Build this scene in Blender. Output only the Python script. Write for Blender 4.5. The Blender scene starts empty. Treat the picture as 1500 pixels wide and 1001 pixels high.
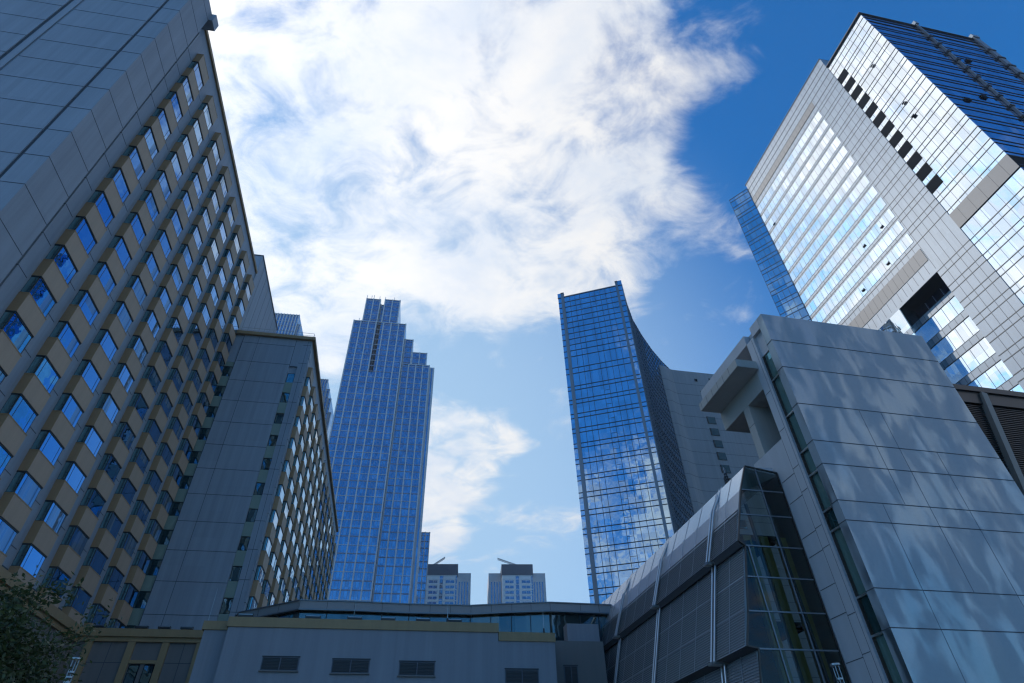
import bpy, bmesh, math, random
from mathutils import Vector, Matrix
random.seed(7)
R = math.radians
sc = bpy.context.scene
COL = sc.collection
EY = 1.6                                    # eye height of the photographer

# ------------------------------------------------------------------ camera
cam = bpy.data.cameras.new('camera'); camo = bpy.data.objects.new('camera', cam); COL.objects.link(camo)
cam.sensor_width = 36; cam.lens = 20.526; cam.clip_start = .1; cam.clip_end = 6000
pitch, roll = .7092264, .0309086
r_ = Vector((1, 0, 0)); fw = Vector((0, math.cos(pitch), math.sin(pitch))); dn = -Vector((0, -math.sin(pitch), math.cos(pitch)))
c_, s_ = math.cos(roll), math.sin(roll)
rx = c_*r_ + s_*dn; dx = -s_*r_ + c_*dn
m = Matrix((rx, -dx, -fw)).transposed().to_4x4(); m.translation = Vector((0, 0, EY))
camo.matrix_world = m
sc.camera = camo

# ------------------------------------------------------------------ world, sun, exposure
SUN_AZ, SUN_EL = -73.0, 36.0                # azimuth from +Y towards +X, elevation
W = bpy.data.worlds.new('World'); sc.world = W; W.use_nodes = True
nt = W.node_tree; nt.nodes.clear()
def dirv(az, el):
    a, e = R(az), R(el); return Vector((math.sin(a)*math.cos(e), math.cos(a)*math.cos(e), math.sin(e)))
class NT:
    """tiny helper for node trees"""
    def __init__(s, t): s.t = t
    def n(s, typ, **k):
        x = s.t.nodes.new(typ)
        for a, b in k.items(): setattr(x, a, b)
        return x
    def put(s, sock, v):
        if v is None: return
        if hasattr(v, 'is_output') or isinstance(v, bpy.types.NodeSocket): s.t.links.new(v, sock)
        else: sock.default_value = v
    def m(s, op, a, b=None, c=None, clamp=False):
        x = s.n('ShaderNodeMath', operation=op, use_clamp=clamp)
        s.put(x.inputs[0], a); s.put(x.inputs[1], b); s.put(x.inputs[2], c); return x.outputs[0]
    def v(s, op, a, b=None, sc=None):
        x = s.n('ShaderNodeVectorMath', operation=op)
        s.put(x.inputs[0], a); s.put(x.inputs[1], b)
        if sc is not None: s.put(x.inputs['Scale'], sc)
        return x.outputs['Value'] if op in ('DOT_PRODUCT', 'LENGTH') else x.outputs['Vector']
    def noise(s, vec, scale, detail=4, rough=.55, dist=0.):
        x = s.n('ShaderNodeTexNoise'); s.put(x.inputs['Vector'], vec)
        x.inputs['Scale'].default_value = scale; x.inputs['Detail'].default_value = detail
        x.inputs['Roughness'].default_value = rough; x.inputs['Distortion'].default_value = dist
        return x.outputs
    def mix(s, fac, a, b, mode='MIX'):
        x = s.n('ShaderNodeMix', data_type='RGBA', blend_type=mode)
        s.put(x.inputs[0], fac); s.put(x.inputs[6], a); s.put(x.inputs[7], b); return x.outputs[2]
    def rng(s, v, a, b, c=0., d=1., smooth=False):
        x = s.n('ShaderNodeMapRange'); x.clamp = True
        if smooth: x.interpolation_type = 'SMOOTHSTEP'
        s.put(x.inputs[0], v)
        for i, k in enumerate((a, b, c, d)): x.inputs[i+1].default_value = k
        return x.outputs[0]
N = NT(nt)
sky = N.n('ShaderNodeTexSky', sky_type='NISHITA'); sky.sun_disc = False
sky.sun_elevation = R(SUN_EL); sky.sun_rotation = R(SUN_AZ)
sky.air_density = 1.0; sky.dust_density = .6; sky.ozone_density = 3.0; sky.altitude = 100
tc = N.n('ShaderNodeTexCoord').outputs['Generated']
d_ = N.v('NORMALIZE', tc)
# clouds: a broken bank overhead towards the north, small rags lower down, unseen ones added elsewhere
LOBES = [(-45, 64, 15, 1.1), (-25, 66, 14, 1.1), (0, 67, 13, 1.05), (17, 66, 8, .7), (-36, 55, 11, 1.0), (-18, 57, 11, 1.1), (4, 57, 11, 1.0), (17, 57, 7, .62),
         (25, 57, 5, .36), (-12, 51, 6, .7), (-4, 49, 6, .75), (5, 48, 5, .7), (-28, 50, 6, .6), (-25, 43, 5.5, 1.), (-22, 39, 4, .95), (-4.5, 30.5, 3.8, 1.3), (-8, 27.5, 3.8, 1.4), (-8.5, 22.8, 2.8, 1.4), (2.8, 23.5, 2.2, .95), (-.5, 23.6, 1.8, .7), (6, 23.2, 1.8, .75), (-1, 31, 2.4, .6), (1.5, 30.5, 2, .4), (-7, 29.5, 4, .5), (-11, 32, 3, .6),
         (-3, 20, 2, .5), (40, 62, 7, .34), (48, 60, 6, .36), (28, 41, 4, .6), (30, 48, 4, .42), (24, 50, 3.5, .4), (16, 42.5, 3.2, .7), (12, 45.5, 4, .6), (9, 44, 3, .3), (33, 45, 4, .2), (60, 66, 14, -.35), (50, 46, 12, -.4),
         (-83, 45, 18, 1.1), (-62, 58, 14, .9), (-100, 35, 16, .9), (-72, 33, 9, .8), (-110, 55, 18, .8), (-58, 52, 4, -.4), (-68, 42, 10, .7),
         (-165, 14, 9, .8), (-150, 24, 10, .7), (-165.5, 40, 1.8, .7), (-165.8, 36, 1.8, .8), (-165.5, 32, 2, .8), (-166, 28, 2, .8), (-165.8, 24, 2.2, .8), (-160, 35, 5, .35), (-158, 26, 5, .3), (160, 45, 16, -.5), (-175, 50, 20, -.4), (118, 26, 17, 1.35), (84, 26, 10, 1.0), (97, 54, 14, -1.2), (78, 20, 12, .9), (95, 15, 14, .9), (155, 20, 9, .8), (-130, 25, 14, .7), (170, 70, 10, .3), (45, 30, 16, -.6), (20, 25, 10, -.5), (140, 40, 14, .5), (105, 45, 12, .5)]  # out-of-view clouds added for fill light, block dapples and a pale tower reflection
acc = None
for az, el, rad, w in LOBES:
    k = 1/(1-math.cos(R(rad)))
    dt = N.v('DOT_PRODUCT', d_, tuple(dirv(az, el)))
    e = N.m('EXPONENT', N.m('MULTIPLY_ADD', dt, k, -k))
    acc = N.m('MULTIPLY', e, w) if acc is None else N.m('MULTIPLY_ADD', e, w, acc)
sep = N.n('ShaderNodeSeparateXYZ'); nt.links.new(d_, sep.inputs[0])
zz = N.m('MAXIMUM', N.m('ADD', sep.outputs[2], .18), .1)
pl = N.v('SCALE', d_, None, N.m('DIVIDE', 1., zz))
mp = N.n('ShaderNodeMapping'); nt.links.new(pl, mp.inputs[0]); mp.inputs['Rotation'].default_value = (0, 0, .5); mp.inputs['Scale'].default_value = (1.0, 1.25, 1.)
n1 = N.noise(mp.outputs[0], 2.6, 9, .62, .35)[0]
n2 = N.noise(mp.outputs[0], 8.5, 7, .6, .6)[0]
nn = N.m('MULTIPLY_ADD', n2, .48, N.m('MULTIPLY', n1, .52))
accs = N.m('MINIMUM', acc, 1.25)
dens = N.m('ADD', N.m('MULTIPLY', accs, .74), N.m('MULTIPLY_ADD', nn, 3.5, -2.02))
cov = N.rng(dens, -.05, .78, 0., 1., True)
cov = N.m('MULTIPLY', cov, .97)
n3 = N.noise(mp.outputs[0], 4.2, 6, .6, .2)[0]
sund = dirv(SUN_AZ, SUN_EL)
glow = N.v('DOT_PRODUCT', d_, tuple(sund))
g1 = N.m('EXPONENT', N.m('MULTIPLY_ADD', glow, 2.2, -2.2))
shade = N.rng(N.m('ADD', N.m('MULTIPLY', n3, 1.), N.m('MULTIPLY', dens, -.12)), .28, .62, 1.0, .0)
ccol = N.mix(shade, (.70, .79, .93, 1), (1.0, .992, .98, 1))
CL = N.m('MULTIPLY_ADD', g1, 5.5, 8.0)
ccol = N.v('SCALE', ccol, None, CL)
skyc = N.mix(1., sky.outputs[0], (.17, 1.28, 2.15, 1), 'MULTIPLY')
# thin high veil: brightest low in the north-west, gone overhead and to the south-east
vd = N.rng(N.v('DOT_PRODUCT', d_, tuple(dirv(-22, 18))), .55, 1.0, 0., 1., True)
ve = N.rng(sep.outputs[2], .02, .35, 1., 0., True)
veil = N.m('MAXIMUM', N.m('MULTIPLY', vd, .84), N.m('MULTIPLY', ve, .5))
skyc = N.mix(veil, skyc, (4.9, 7.0, 8.9, 1))
fin = N.mix(cov, skyc, ccol)
bg = N.n('ShaderNodeBackground'); nt.links.new(fin, bg.inputs[0]); bg.inputs[1].default_value = .10
wo = N.n('ShaderNodeOutputWorld'); nt.links.new(bg.outputs[0], wo.inputs[0])

sl = bpy.data.lights.new('sun', 'SUN'); so = bpy.data.objects.new('sun', sl); COL.objects.link(so)
sl.energy = 2.4; sl.angle = R(.53); sl.color = (1, .97, .92)
so.rotation_euler = (-sund).to_track_quat('-Z', 'Y').to_euler()
sc.view_settings.view_transform = 'Standard'; sc.view_settings.look = 'None'
sc.view_settings.exposure = 0.0; sc.view_settings.gamma = 1; sc.view_settings.use_curve_mapping = False
sc.cycles.use_denoising = True
sc.cycles.max_bounces = 8; sc.cycles.sample_clamp_indirect = 6; sc.cycles.caustics_reflective = False; sc.cycles.caustics_refractive = False
sc.cycles.filter_width = 1.3

# ------------------------------------------------------------------ materials
MAT = {}
def newmat(name):
    m = bpy.data.materials.new(name); m.use_nodes = True; m.node_tree.nodes.clear(); MAT[name] = m
    n = NT(m.node_tree); out = n.n('ShaderNodeOutputMaterial'); return m, n, out
def paint(name, col, rough=.7, var=.10, scale=.35, metal=0., spec=.5, bump=.0, fine=.05, streak=0., cell=None, cvar=0.):
    m, n, out = newmat(name)
    ob = n.n('ShaderNodeTexCoord').outputs['Object']
    a = n.noise(ob, scale, 5, .6)[0]; b = n.noise(ob, 9., 4, .6)[0]
    f = n.m('ADD', n.m('MULTIPLY_ADD', a, 2*var, 1-var), n.m('MULTIPLY_ADD', b, 2*fine, -fine))
    if streak:
        mp = n.n('ShaderNodeMapping'); n.t.links.new(ob, mp.inputs[0]); mp.inputs['Scale'].default_value = (1.6, 1.6, .06)
        st = n.noise(mp.outputs[0], 1., 5, .65)[0]
        f = n.m('MULTIPLY', f, n.rng(st, .35, .65, 1-streak, 1.))
    if cell:                                   # each panel a slightly different tone
        wn = n.n('ShaderNodeTexWhiteNoise', noise_dimensions='3D'); n.t.links.new(n.v('FLOOR', n.v('DIVIDE', n.v('ADD', ob, (.11, .13, .07)), cell)), wn.inputs['Vector'])
        f = n.m('MULTIPLY', f, n.m('MULTIPLY_ADD', wn.outputs['Value'], 2*cvar, 1-cvar))
    c = n.v('SCALE', tuple(col), None, f)
    p = n.n('ShaderNodeBsdfPrincipled'); n.t.links.new(c, p.inputs['Base Color'])
    p.inputs['Roughness'].default_value = rough; p.inputs['Metallic'].default_value = metal; p.inputs['Specular IOR Level'].default_value = spec
    if bump:
        bp = n.n('ShaderNodeBump'); bp.inputs['Strength'].default_value = bump; bp.inputs['Distance'].default_value = .02
        n.t.links.new(b, bp.inputs['Height']); n.t.links.new(bp.outputs[0], p.inputs['Normal'])
    n.t.links.new(p.outputs[0], out.inputs[0]); return m
def glass(name, tint, refl=.8, body=(.02, .05, .08), cell=(1.5, 1.5, 1.9), tilt=.012, wave=.010, wscale=.8, rough=.01, curt=.0, curtcol=(.5, .55, .55), off=(.37, .37, .2), tintvar=.12, graze=None):
    """opaque coated facade glass: tinted mirror over a dark room, each pane set at its own slight angle"""
    m, n, out = newmat(name)
    ob = n.n('ShaderNodeTexCoord').outputs['Object']
    q = n.v('ADD', ob, off)
    q = n.v('DIVIDE', q, cell); q = n.v('FLOOR', q)
    wn = n.n('ShaderNodeTexWhiteNoise', noise_dimensions='3D'); n.t.links.new(q, wn.inputs['Vector'])
    jit = n.v('SCALE', n.v('SUBTRACT', wn.outputs['Color'], (.5, .5, .5)), None, tilt*2)
    no = n.noise(ob, wscale, 2, .5)[1]
    wav = n.v('SCALE', n.v('SUBTRACT', no, (.5, .5, .5)), None, wave*2)
    ge = n.n('ShaderNodeNewGeometry').outputs['Normal']
    nrm = n.v('NORMALIZE', n.v('ADD', ge, n.v('ADD', jit, wav)))
    tv = n.m('MULTIPLY_ADD', wn.outputs['Value'], 2*tintvar, 1-tintvar)
    gl = n.n('ShaderNodeBsdfGlossy'); gl.inputs['Roughness'].default_value = rough
    lw = n.n('ShaderNodeLayerWeight'); lw.inputs['Blend'].default_value = .5; gz = n.rng(lw.outputs['Facing'], .45, .9, 0., 1., True)
    tc_ = n.mix(gz if graze else 0., (*tint, 1), (*(graze or tint), 1))
    n.t.links.new(n.v('SCALE', tc_, None, tv), gl.inputs['Color']); n.t.links.new(nrm, gl.inputs['Normal'])
    df = n.n('ShaderNodeBsdfDiffuse')
    cf = n.rng(wn.outputs['Value'], 1-curt-.001, 1-curt+.001) if curt else 0.
    n.t.links.new(n.mix(cf, (*body, 1), (*curtcol, 1)), df.inputs['Color'])
    fr = n.n('ShaderNodeFresnel'); fr.inputs['IOR'].default_value = 1.5; n.t.links.new(nrm, fr.inputs['Normal'])
    fac = n.m('MULTIPLY_ADD', fr.outputs[0], (1-refl), refl, clamp=True)
    mx = n.n('ShaderNodeMixShader'); n.t.links.new(fac, mx.inputs[0]); n.t.links.new(df.outputs[0], mx.inputs[1]); n.t.links.new(gl.outputs[0], mx.inputs[2])
    n.t.links.new(mx.outputs[0], out.inputs[0]); return m
def clearglass(name, tint=(.35, .5, .5), refl=.08):
    m, n, out = newmat(name)
    tr = n.n('ShaderNodeBsdfTransparent'); tr.inputs[0].default_value = (*tint, 1)
    gl = n.n('ShaderNodeBsdfGlossy'); gl.inputs['Roughness'].default_value = .01
    fr = n.n('ShaderNodeFresnel'); fr.inputs['IOR'].default_value = 1.5
    fac = n.m('ADD', fr.outputs[0], refl, clamp=True)
    mx = n.n('ShaderNodeMixShader'); n.t.links.new(fac, mx.inputs[0]); n.t.links.new(tr.outputs[0], mx.inputs[1]); n.t.links.new(gl.outputs[0], mx.inputs[2])
    n.t.links.new(mx.outputs[0], out.inputs[0]); return m
def stonemetal(name, col, rough=.3, amp=.10, scl=(.55, .55, .16), metal=.75, rot=.0, zamp=1., dapple=None):
    """slightly rippled satin cladding: its reflections break up into long soft patches"""
    m, n, out = newmat(name)
    ob = n.n('ShaderNodeTexCoord').outputs['Object']
    mp = n.n('ShaderNodeMapping'); n.t.links.new(ob, mp.inputs[0]); mp.inputs['Scale'].default_value = scl; mp.inputs['Rotation'].default_value = (0, rot, 0)
    a = n.noise(mp.outputs[0], 1., 3, .5, .4)[1]
    b = n.noise(ob, 6., 5, .6)[0]
    ge = n.n('ShaderNodeNewGeometry').outputs['Normal']
    nrm = n.v('NORMALIZE', n.v('ADD', ge, n.v('MULTIPLY', n.v('SUBTRACT', a, (.5, .5, .5)), (amp*2, amp*2, amp*2*zamp))))
    p = n.n('ShaderNodeBsdfPrincipled')
    n.t.links.new(n.v('SCALE', tuple(col), None, n.m('MULTIPLY_ADD', b, .16, .92)), p.inputs['Base Color'])
    p.inputs['Metallic'].default_value = metal; p.inputs['Roughness'].default_value = rough
    if dapple:                                  # reflected-sunlight dapples put into the surface as long soft metallic patches
        m2 = n.n('ShaderNodeMapping'); n.t.links.new(ob, m2.inputs[0]); m2.inputs['Scale'].default_value = dapple; m2.inputs['Rotation'].default_value = (0, rot, 0)
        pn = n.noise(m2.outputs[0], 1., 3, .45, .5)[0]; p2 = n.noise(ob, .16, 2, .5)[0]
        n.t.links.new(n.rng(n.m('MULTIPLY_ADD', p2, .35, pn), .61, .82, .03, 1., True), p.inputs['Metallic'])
    n.t.links.new(nrm, p.inputs['Normal']); n.t.links.new(p.outputs[0], out.inputs[0]); return m

paint('wall_blue', (.345, .375, .41), .55, .09, .12, streak=.16, cell=(2.3, 2.3, 3.08), cvar=.035)
paint('joint', (.075, .08, .09), .8)
paint('wall_edge', (.12, .13, .15), .7)
paint('tan', (.44, .27, .135), .65, .06, .4, streak=.10)
paint('tan_trim', (.42, .27, .125), .6, .08, .5, streak=.12)
paint('tan_skylit', (.56, .39, .26), .65, .06, .4, streak=.10)
paint('frame_dark', (.025, .028, .03), .45)
paint('green_panel', (.26, .31, .24), .5, .08, .5)
glass('hotel_glass', (.07, .35, .76), .72, (.03, .06, .07), (4.54, 4.54, 3.24), .03, .02, 1.1, .01, .3, (.30, .33, .33), tintvar=.2, graze=(.8, .86, .9))
glass('curtain_glass', (.10, .34, .66), .42, (.28, .31, .30), (.21, .21, 9), .015, .02, 1.1, .02, .5, (.16, .2, .2), tintvar=.15, graze=(.7, .78, .84))
glass('hotel_side_glass', (.35, .70, .75), .5, (.03, .06, .07), (4.54, 4.54, 3.24), .02, .012, .9, .01, .5, (.12, .18, .18))
glass('strip_glass', (.4, .6, .65), .35, (.02, .06, .07), (2, 2, 3.24), .02, .01)
paint('clad_grey', (.255, .305, .36), .45, .06, .3, metal=.0, streak=.08, cell=(1.45, 1.45, 1.93), cvar=.05)
paint('clad_brown', (.17, .155, .15), .5, .08, .5)
paint('line_dark', (.035, .035, .04), .5)
paint('line_thin', (.22, .24, .32), .5)
paint('louvre_dark', (.008, .009, .011), .8, spec=.1)
glass('pale_glass', (.90, .94, .97), .85, (.2, .25, .28), (1.6, 1.6, 3.87), .006, .005, .6, .015, .0)
glass('deep_glass', (.50, .62, .80), .75, (.01, .03, .08), (1.6, 1.6, 3.87), .008, .005, .6, .01)
glass('wing_glass', (.45, .62, .72), .70, (.03, .10, .14), (2.2, 2.2, 3.87), .02, .008, .6, .01)
glass('curve_glass', (.50, .68, .82), .78, (.01, .05, .09), (1.3, 1.3, 3.75), .007, .016, 1.3, .01)
glass('tower_glass', (.40, .56, .76), .55, (.012, .07, .17), (1.33, 1.33, 3.5), .008, .006, .8, .03, .25, (.05, .17, .28), tintvar=.15)
paint('fin_grey', (.62, .60, .60), .5, .04, .5)
paint('core_concrete', (.44, .44, .45), .8, .10, .12, streak=.12)
paint('metal_grey', (.22, .235, .25), .4, .05, 1., metal=.5)
paint('vent_fin', (.05, .045, .045), .6)
paint('steel', (.52, .52, .49), .3, .05, 2., metal=.9)
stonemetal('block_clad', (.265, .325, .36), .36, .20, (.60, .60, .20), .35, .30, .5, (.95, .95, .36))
paint('block_stone', (.50, .52, .54), .5, .07, .6, streak=.08)
paint('block_stone_warm', (.47, .46, .42), .55, .08, .6, streak=.10)
glass('block_glass', (.40, .55, .53), .30, (.10, .19, .17), (9, 9, 2.2), .01, .01)
glass('block_glass_dark', (.2, .35, .35), .2, (.015, .04, .04), (9, 9, 2.2), .01, .01)
stonemetal('roof_glass', (.62, .66, .70), .22, .01, (.3, .3, .3), .6)
stonemetal('louvre_panel', (.45, .46, .47), .25, .04, (.3, .3, .3), .35)
paint('louvre_fin', (.42, .45, .48), .3, .05, 2., metal=.5)
paint('bronze', (.07, .055, .045), .4, .05, 2., metal=.5)
paint('bronze_pale', (.26, .22, .18), .5, .1, 2.)
clearglass('gable_glass', (.40, .46, .42), .0)
paint('interior_beige', (.75, .58, .22), .8, .10, 1.)
paint('interior_dark', (.05, .05, .05), .8)
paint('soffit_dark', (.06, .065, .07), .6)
paint('podium_wall', (.31, .30, .31), .6, .08, .25, streak=.14)
paint('podium_grey', (.22, .19, .165), .7, .07, .3, streak=.10)
paint('canopy_metal', (.34, .33, .32), .5, .06, .8)
glass('canopy_glass', (.3, .42, .45), .30, (.025, .05, .055), (2.2, 2.2, 9), .02, .012, 1., .02, .3, (.10, .10, .065))
paint('far_white', (.85, .83, .82), .7, .05, .2)
paint('far_grey', (.60, .58, .58), .7, .05, .2)
paint('far_roof', (.10, .11, .14), .7, .05, .2)
glass('far_glass', (.3, .4, .55), .5, (.03, .06, .10), (2, 2, 3), .02, .01)
paint('crane_white', (.45, .45, .45), .5)
paint('asphalt', (.05, .05, .052), .9, .2, .3, bump=.3)
paint('paving', (.22, .215, .20), .8, .12, .5, bump=.2)
paint('kerb_stone', (.30, .29, .27), .8)
paint('white_paint', (.7, .7, .68), .7)
paint('bark', (.07, .05, .035), .9, .2, 3., bump=.5)
paint('lamp_steel', (.3, .31, .32), .3, .05, 2., metal=.8)
# leaves
m, n, out = newmat('leaf')
oi = n.n('ShaderNodeNewGeometry')
hs = n.mix(oi.outputs['Random Per Island'], (.030, .055, .018, 1), (.085, .11, .035, 1))
p = n.n('ShaderNodeBsdfPrincipled'); n.t.links.new(hs, p.inputs['Base Color']); p.inputs['Roughness'].default_value = .5
tl = n.n('ShaderNodeBsdfTranslucent'); n.t.links.new(hs, tl.inputs[0])
mx = n.n('ShaderNodeMixShader'); mx.inputs[0].default_value = .3; n.t.links.new(p.outputs[0], mx.inputs[1]); n.t.links.new(tl.outputs[0], mx.inputs[2])
n.t.links.new(mx.outputs[0], out.inputs[0])

# ------------------------------------------------------------------ mesh helpers
def basis(az):
    a = R(az); return Vector((math.cos(a), -math.sin(a))), Vector((math.sin(a), math.cos(a)))   # v (across), u (along)
class Root:
    """an Empty standing on the ground; its parts use (v, u) coordinates of a plan grid turned by az; z counts from eye height"""
    def __init__(s, name, label, cat, az, v0, u0, group=None, z0=-EY):
        s.az, s.v0, s.u0, s.z0 = az, v0, u0, z0
        bv, bu = basis(az); w = bv*v0 + bu*u0
        o = bpy.data.objects.new(name, None); COL.objects.link(o); o.empty_display_size = .5
        o.location = (w.x, w.y, z0+EY); o.rotation_euler = (0, 0, -R(az))
        o['label'] = label; o['category'] = cat
        if group: o['group'] = group
        s.o = o
    def mb(s): return MB(s)
    def loc(s, X, Y):
        bv, bu = basis(s.az); p = Vector((X, Y)); return p.dot(bv), p.dot(bu)
class MB:
    def __init__(s, root=None, org=None):
        s.r = root; s.V = []; s.F = []; s.M = []; s.mats = []
        s.o = org if org else ((root.v0, root.u0, root.z0) if root else (0, 0, 0))
    def mi(s, mat):
        if mat not in s.mats: s.mats.append(mat)
        return s.mats.index(mat)
    def poly(s, pts, mat):
        k = len(s.V); s.V += [(p[0]-s.o[0], p[1]-s.o[1], p[2]-s.o[2]) for p in pts]; s.F.append(tuple(range(k, k+len(pts)))); s.M.append(s.mi(mat)); return s
    def box(s, v0, v1, u0, u1, z0, z1, mat):
        if v0 > v1: v0, v1 = v1, v0
        if u0 > u1: u0, u1 = u1, u0
        return s.prism([(v0, u0), (v1, u0), (v1, u1), (v0, u1)], z0, z1, mat)
    def prism(s, pl, z0, z1, mat, z1b=None):
        n = len(pl); k = len(s.V); i = s.mi(mat)
        ar = sum(pl[j][0]*pl[(j+1) % n][1]-pl[(j+1) % n][0]*pl[j][1] for j in range(n))
        if ar < 0: pl = pl[::-1]
        for z in (z0, z1): s.V += [(p[0]-s.o[0], p[1]-s.o[1], z-s.o[2]) for p in pl]
        s.F.append(tuple(k+j for j in range(n))[::-1]); s.F.append(tuple(k+n+j for j in range(n))); s.M += [i, i]
        for j in range(n):
            b = (j+1) % n; s.F.append((k+j, k+b, k+n+b, k+n+j)); s.M.append(i)
        return s
    def prof(s, pr, u0, u1, mat):                    # a (v, z) profile swept along u, closed
        n = len(pr); k = len(s.V); i = s.mi(mat)
        ar = sum(pr[j][0]*pr[(j+1) % n][1]-pr[(j+1) % n][0]*pr[j][1] for j in range(n))
        if ar < 0: pr = pr[::-1]
        for u in (u1, u0): s.V += [(p[0]-s.o[0], u-s.o[1], p[1]-s.o[2]) for p in pr]
        s.F.append(tuple(k+j for j in range(n))[::-1]); s.F.append(tuple(k+n+j for j in range(n))); s.M += [i, i]
        for j in range(n):
            b = (j+1) % n; s.F.append((k+j, k+b, k+n+b, k+n+j)); s.M.append(i)
        return s
    def ob(s, p, q, z0, z1, t, mat, back=0.0):       # wall piece standing on plan line p-q, t thick towards the left of p->q
        d = Vector((q[0]-p[0], q[1]-p[1])).normalized(); nn = Vector((-d.y, d.x))
        a = [(p[0]-nn.x*back, p[1]-nn.y*back), (q[0]-nn.x*back, q[1]-nn.y*back), (q[0]+nn.x*t, q[1]+nn.y*t), (p[0]+nn.x*t, p[1]+nn.y*t)]
        return s.prism(a, z0, z1, mat)
    def bar(s, a, b, w, mat, w2=None, n=4):          # straight tapered bar between two 3-D points
        a = Vector(a)-Vector(s.o); b = Vector(b)-Vector(s.o); d = (b-a).normalized(); w2 = w if w2 is None else w2
        up = Vector((0, 0, 1)) if abs(d.z) < .95 else Vector((1, 0, 0))
        x = d.cross(up).normalized(); y = x.cross(d); k = len(s.V); i = s.mi(mat)
        for c, r in ((a, w/2), (b, w2/2)):
            for j in range(n):
                t = 2*math.pi*(j+.5)/n; rr = r*(1.414 if n == 4 else 1); q = c + x*math.cos(t)*rr + y*math.sin(t)*rr; s.V.append(tuple(q))
        s.F.append(tuple(k+j for j in range(n))); s.F.append(tuple(k+n+j for j in range(n))[::-1]); s.M += [i, i]
        for j in range(n): s.F.append((k+j, k+n+j, k+n+(j+1) % n, k+(j+1) % n)); s.M.append(i)
        return s
    def mesh(s, name):
        me = bpy.data.meshes.new(name); me.from_pydata(s.V, [], s.F)
        for mt in s.mats: me.materials.append(MAT[mt])
        me.polygons.foreach_set('material_index', s.M); me.update()
        bm = bmesh.new(); bm.from_mesh(me); bmesh.ops.recalc_face_normals(bm, faces=bm.faces); bm.to_mesh(me); bm.free()
        return me
    def done(s, name, parent='root', loc=None, kind=None):
        o = bpy.data.objects.new(name, s.mesh(name)); COL.objects.link(o)
        if parent == 'root': o.parent = s.r.o
        elif parent is not None: o.parent = parent
        if loc: o.location = loc
        if kind: o['kind'] = kind
        return o
def tag(o, label, cat, group=None):
    o['label'] = label; o['category'] = cat
    if group: o['group'] = group
    return o
def lin(a, b, st):
    out = []; x = a
    while x <= b+1e-6: out.append(x); x += st
    return out

exec_order = []
# ------------------------------------------------------------------ ground
def structure(name, mb):
    o = mb.done(name, None); o['kind'] = 'structure'; return o
structure('ground', MB().prism([(-900, -900), (900, -900), (900, 900), (-900, 900)], -.5, 0, 'asphalt'))
structure('plaza', MB().prism([(-34, -20), (30, -20), (30, 44), (-34, 44)], .004, .14, 'paving'))
structure('pavement_kerb', MB().prism([(-34.3, -20.4), (30.3, -20.4), (30.3, -20.0), (-34.3, -20.0)], .004, .15, 'kerb_stone'))

# ------------------------------------------------------------------ hotel (left)
HA = -11.1
H = Root('hotel_building', 'tall blue-grey hotel slab on the left with tan bay windows and a blank end wall', 'hotel', HA, -26.5, 26)
b = H.mb()
b.box(-70, -26.5, 29.2, 66.4, -EY, 67.2, 'wall_blue')
b.box(-70, -27.0, 26.12, 29.2, -EY, 67.2, 'wall_blue')
b.box(-27.0, -25.5, 26.0, 29.2, -EY, 67.2, 'wall_blue')
b.box(-33.1, -27.25, 26.0, 26.12, -EY, 67.2, 'wall_blue')
b.box(-33.9, -33.35, 26.02, 26.12, -EY, 67.2, 'wall_blue'); b.box(-70, -34.2, 26.0, 26.12, -EY, 67.2, 'wall_blue')
b.done('wall')
b = H.mb()
for k in range(-9, 12):
    z = 31.82+3.08*k
    b.box(-25.49, -25.7, 25.985, 29.2, z, z+.045, 'joint'); b.box(-27.0, -25.5, 25.985, 26.05, z, z+.045, 'joint')
    b.box(-33.1, -27.25, 25.985, 26.05, z-.1, z-.055, 'joint'); b.box(-70, -34.2, 25.985, 26.05, z+.2, z+.245, 'joint')
b.box(-27.25, -27.0, 26.08, 26.13, -EY, 67.1, 'joint'); b.box(-34.2, -33.9, 26.08, 26.13, -EY, 67.1, 'joint')
b.done('wall_joints')
b = H.mb(); b.box(-26.5, -25.1, 29.2, 30.3, 65.9, 67.35, 'wall_blue'); b.done('parapet_corner')
b = H.mb(); b.box(-26.7, -26.3, 30.3, 66.5, 66.85, 67.3, 'tan_trim'); b.done('roof_edge')
def pilaster(root, v, uc, z0, z1, w=.95, d=.14):
    b = root.mb(); b.box(v-.05, v+d, uc-w/2, uc+w/2, z0, z1, 'wall_blue')
    z = z0+1.3
    while z < z1-1:
        b.box(v, v+d+.012, uc-w/2-.012, uc+w/2+.012, z, z+.05, 'joint'); z += 3.24
    b.box(v, v+d+.12, uc-w/2-.05, uc+w/2+.05, z0-.22, z0, 'frame_dark')
    return b.done('pilaster')
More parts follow.
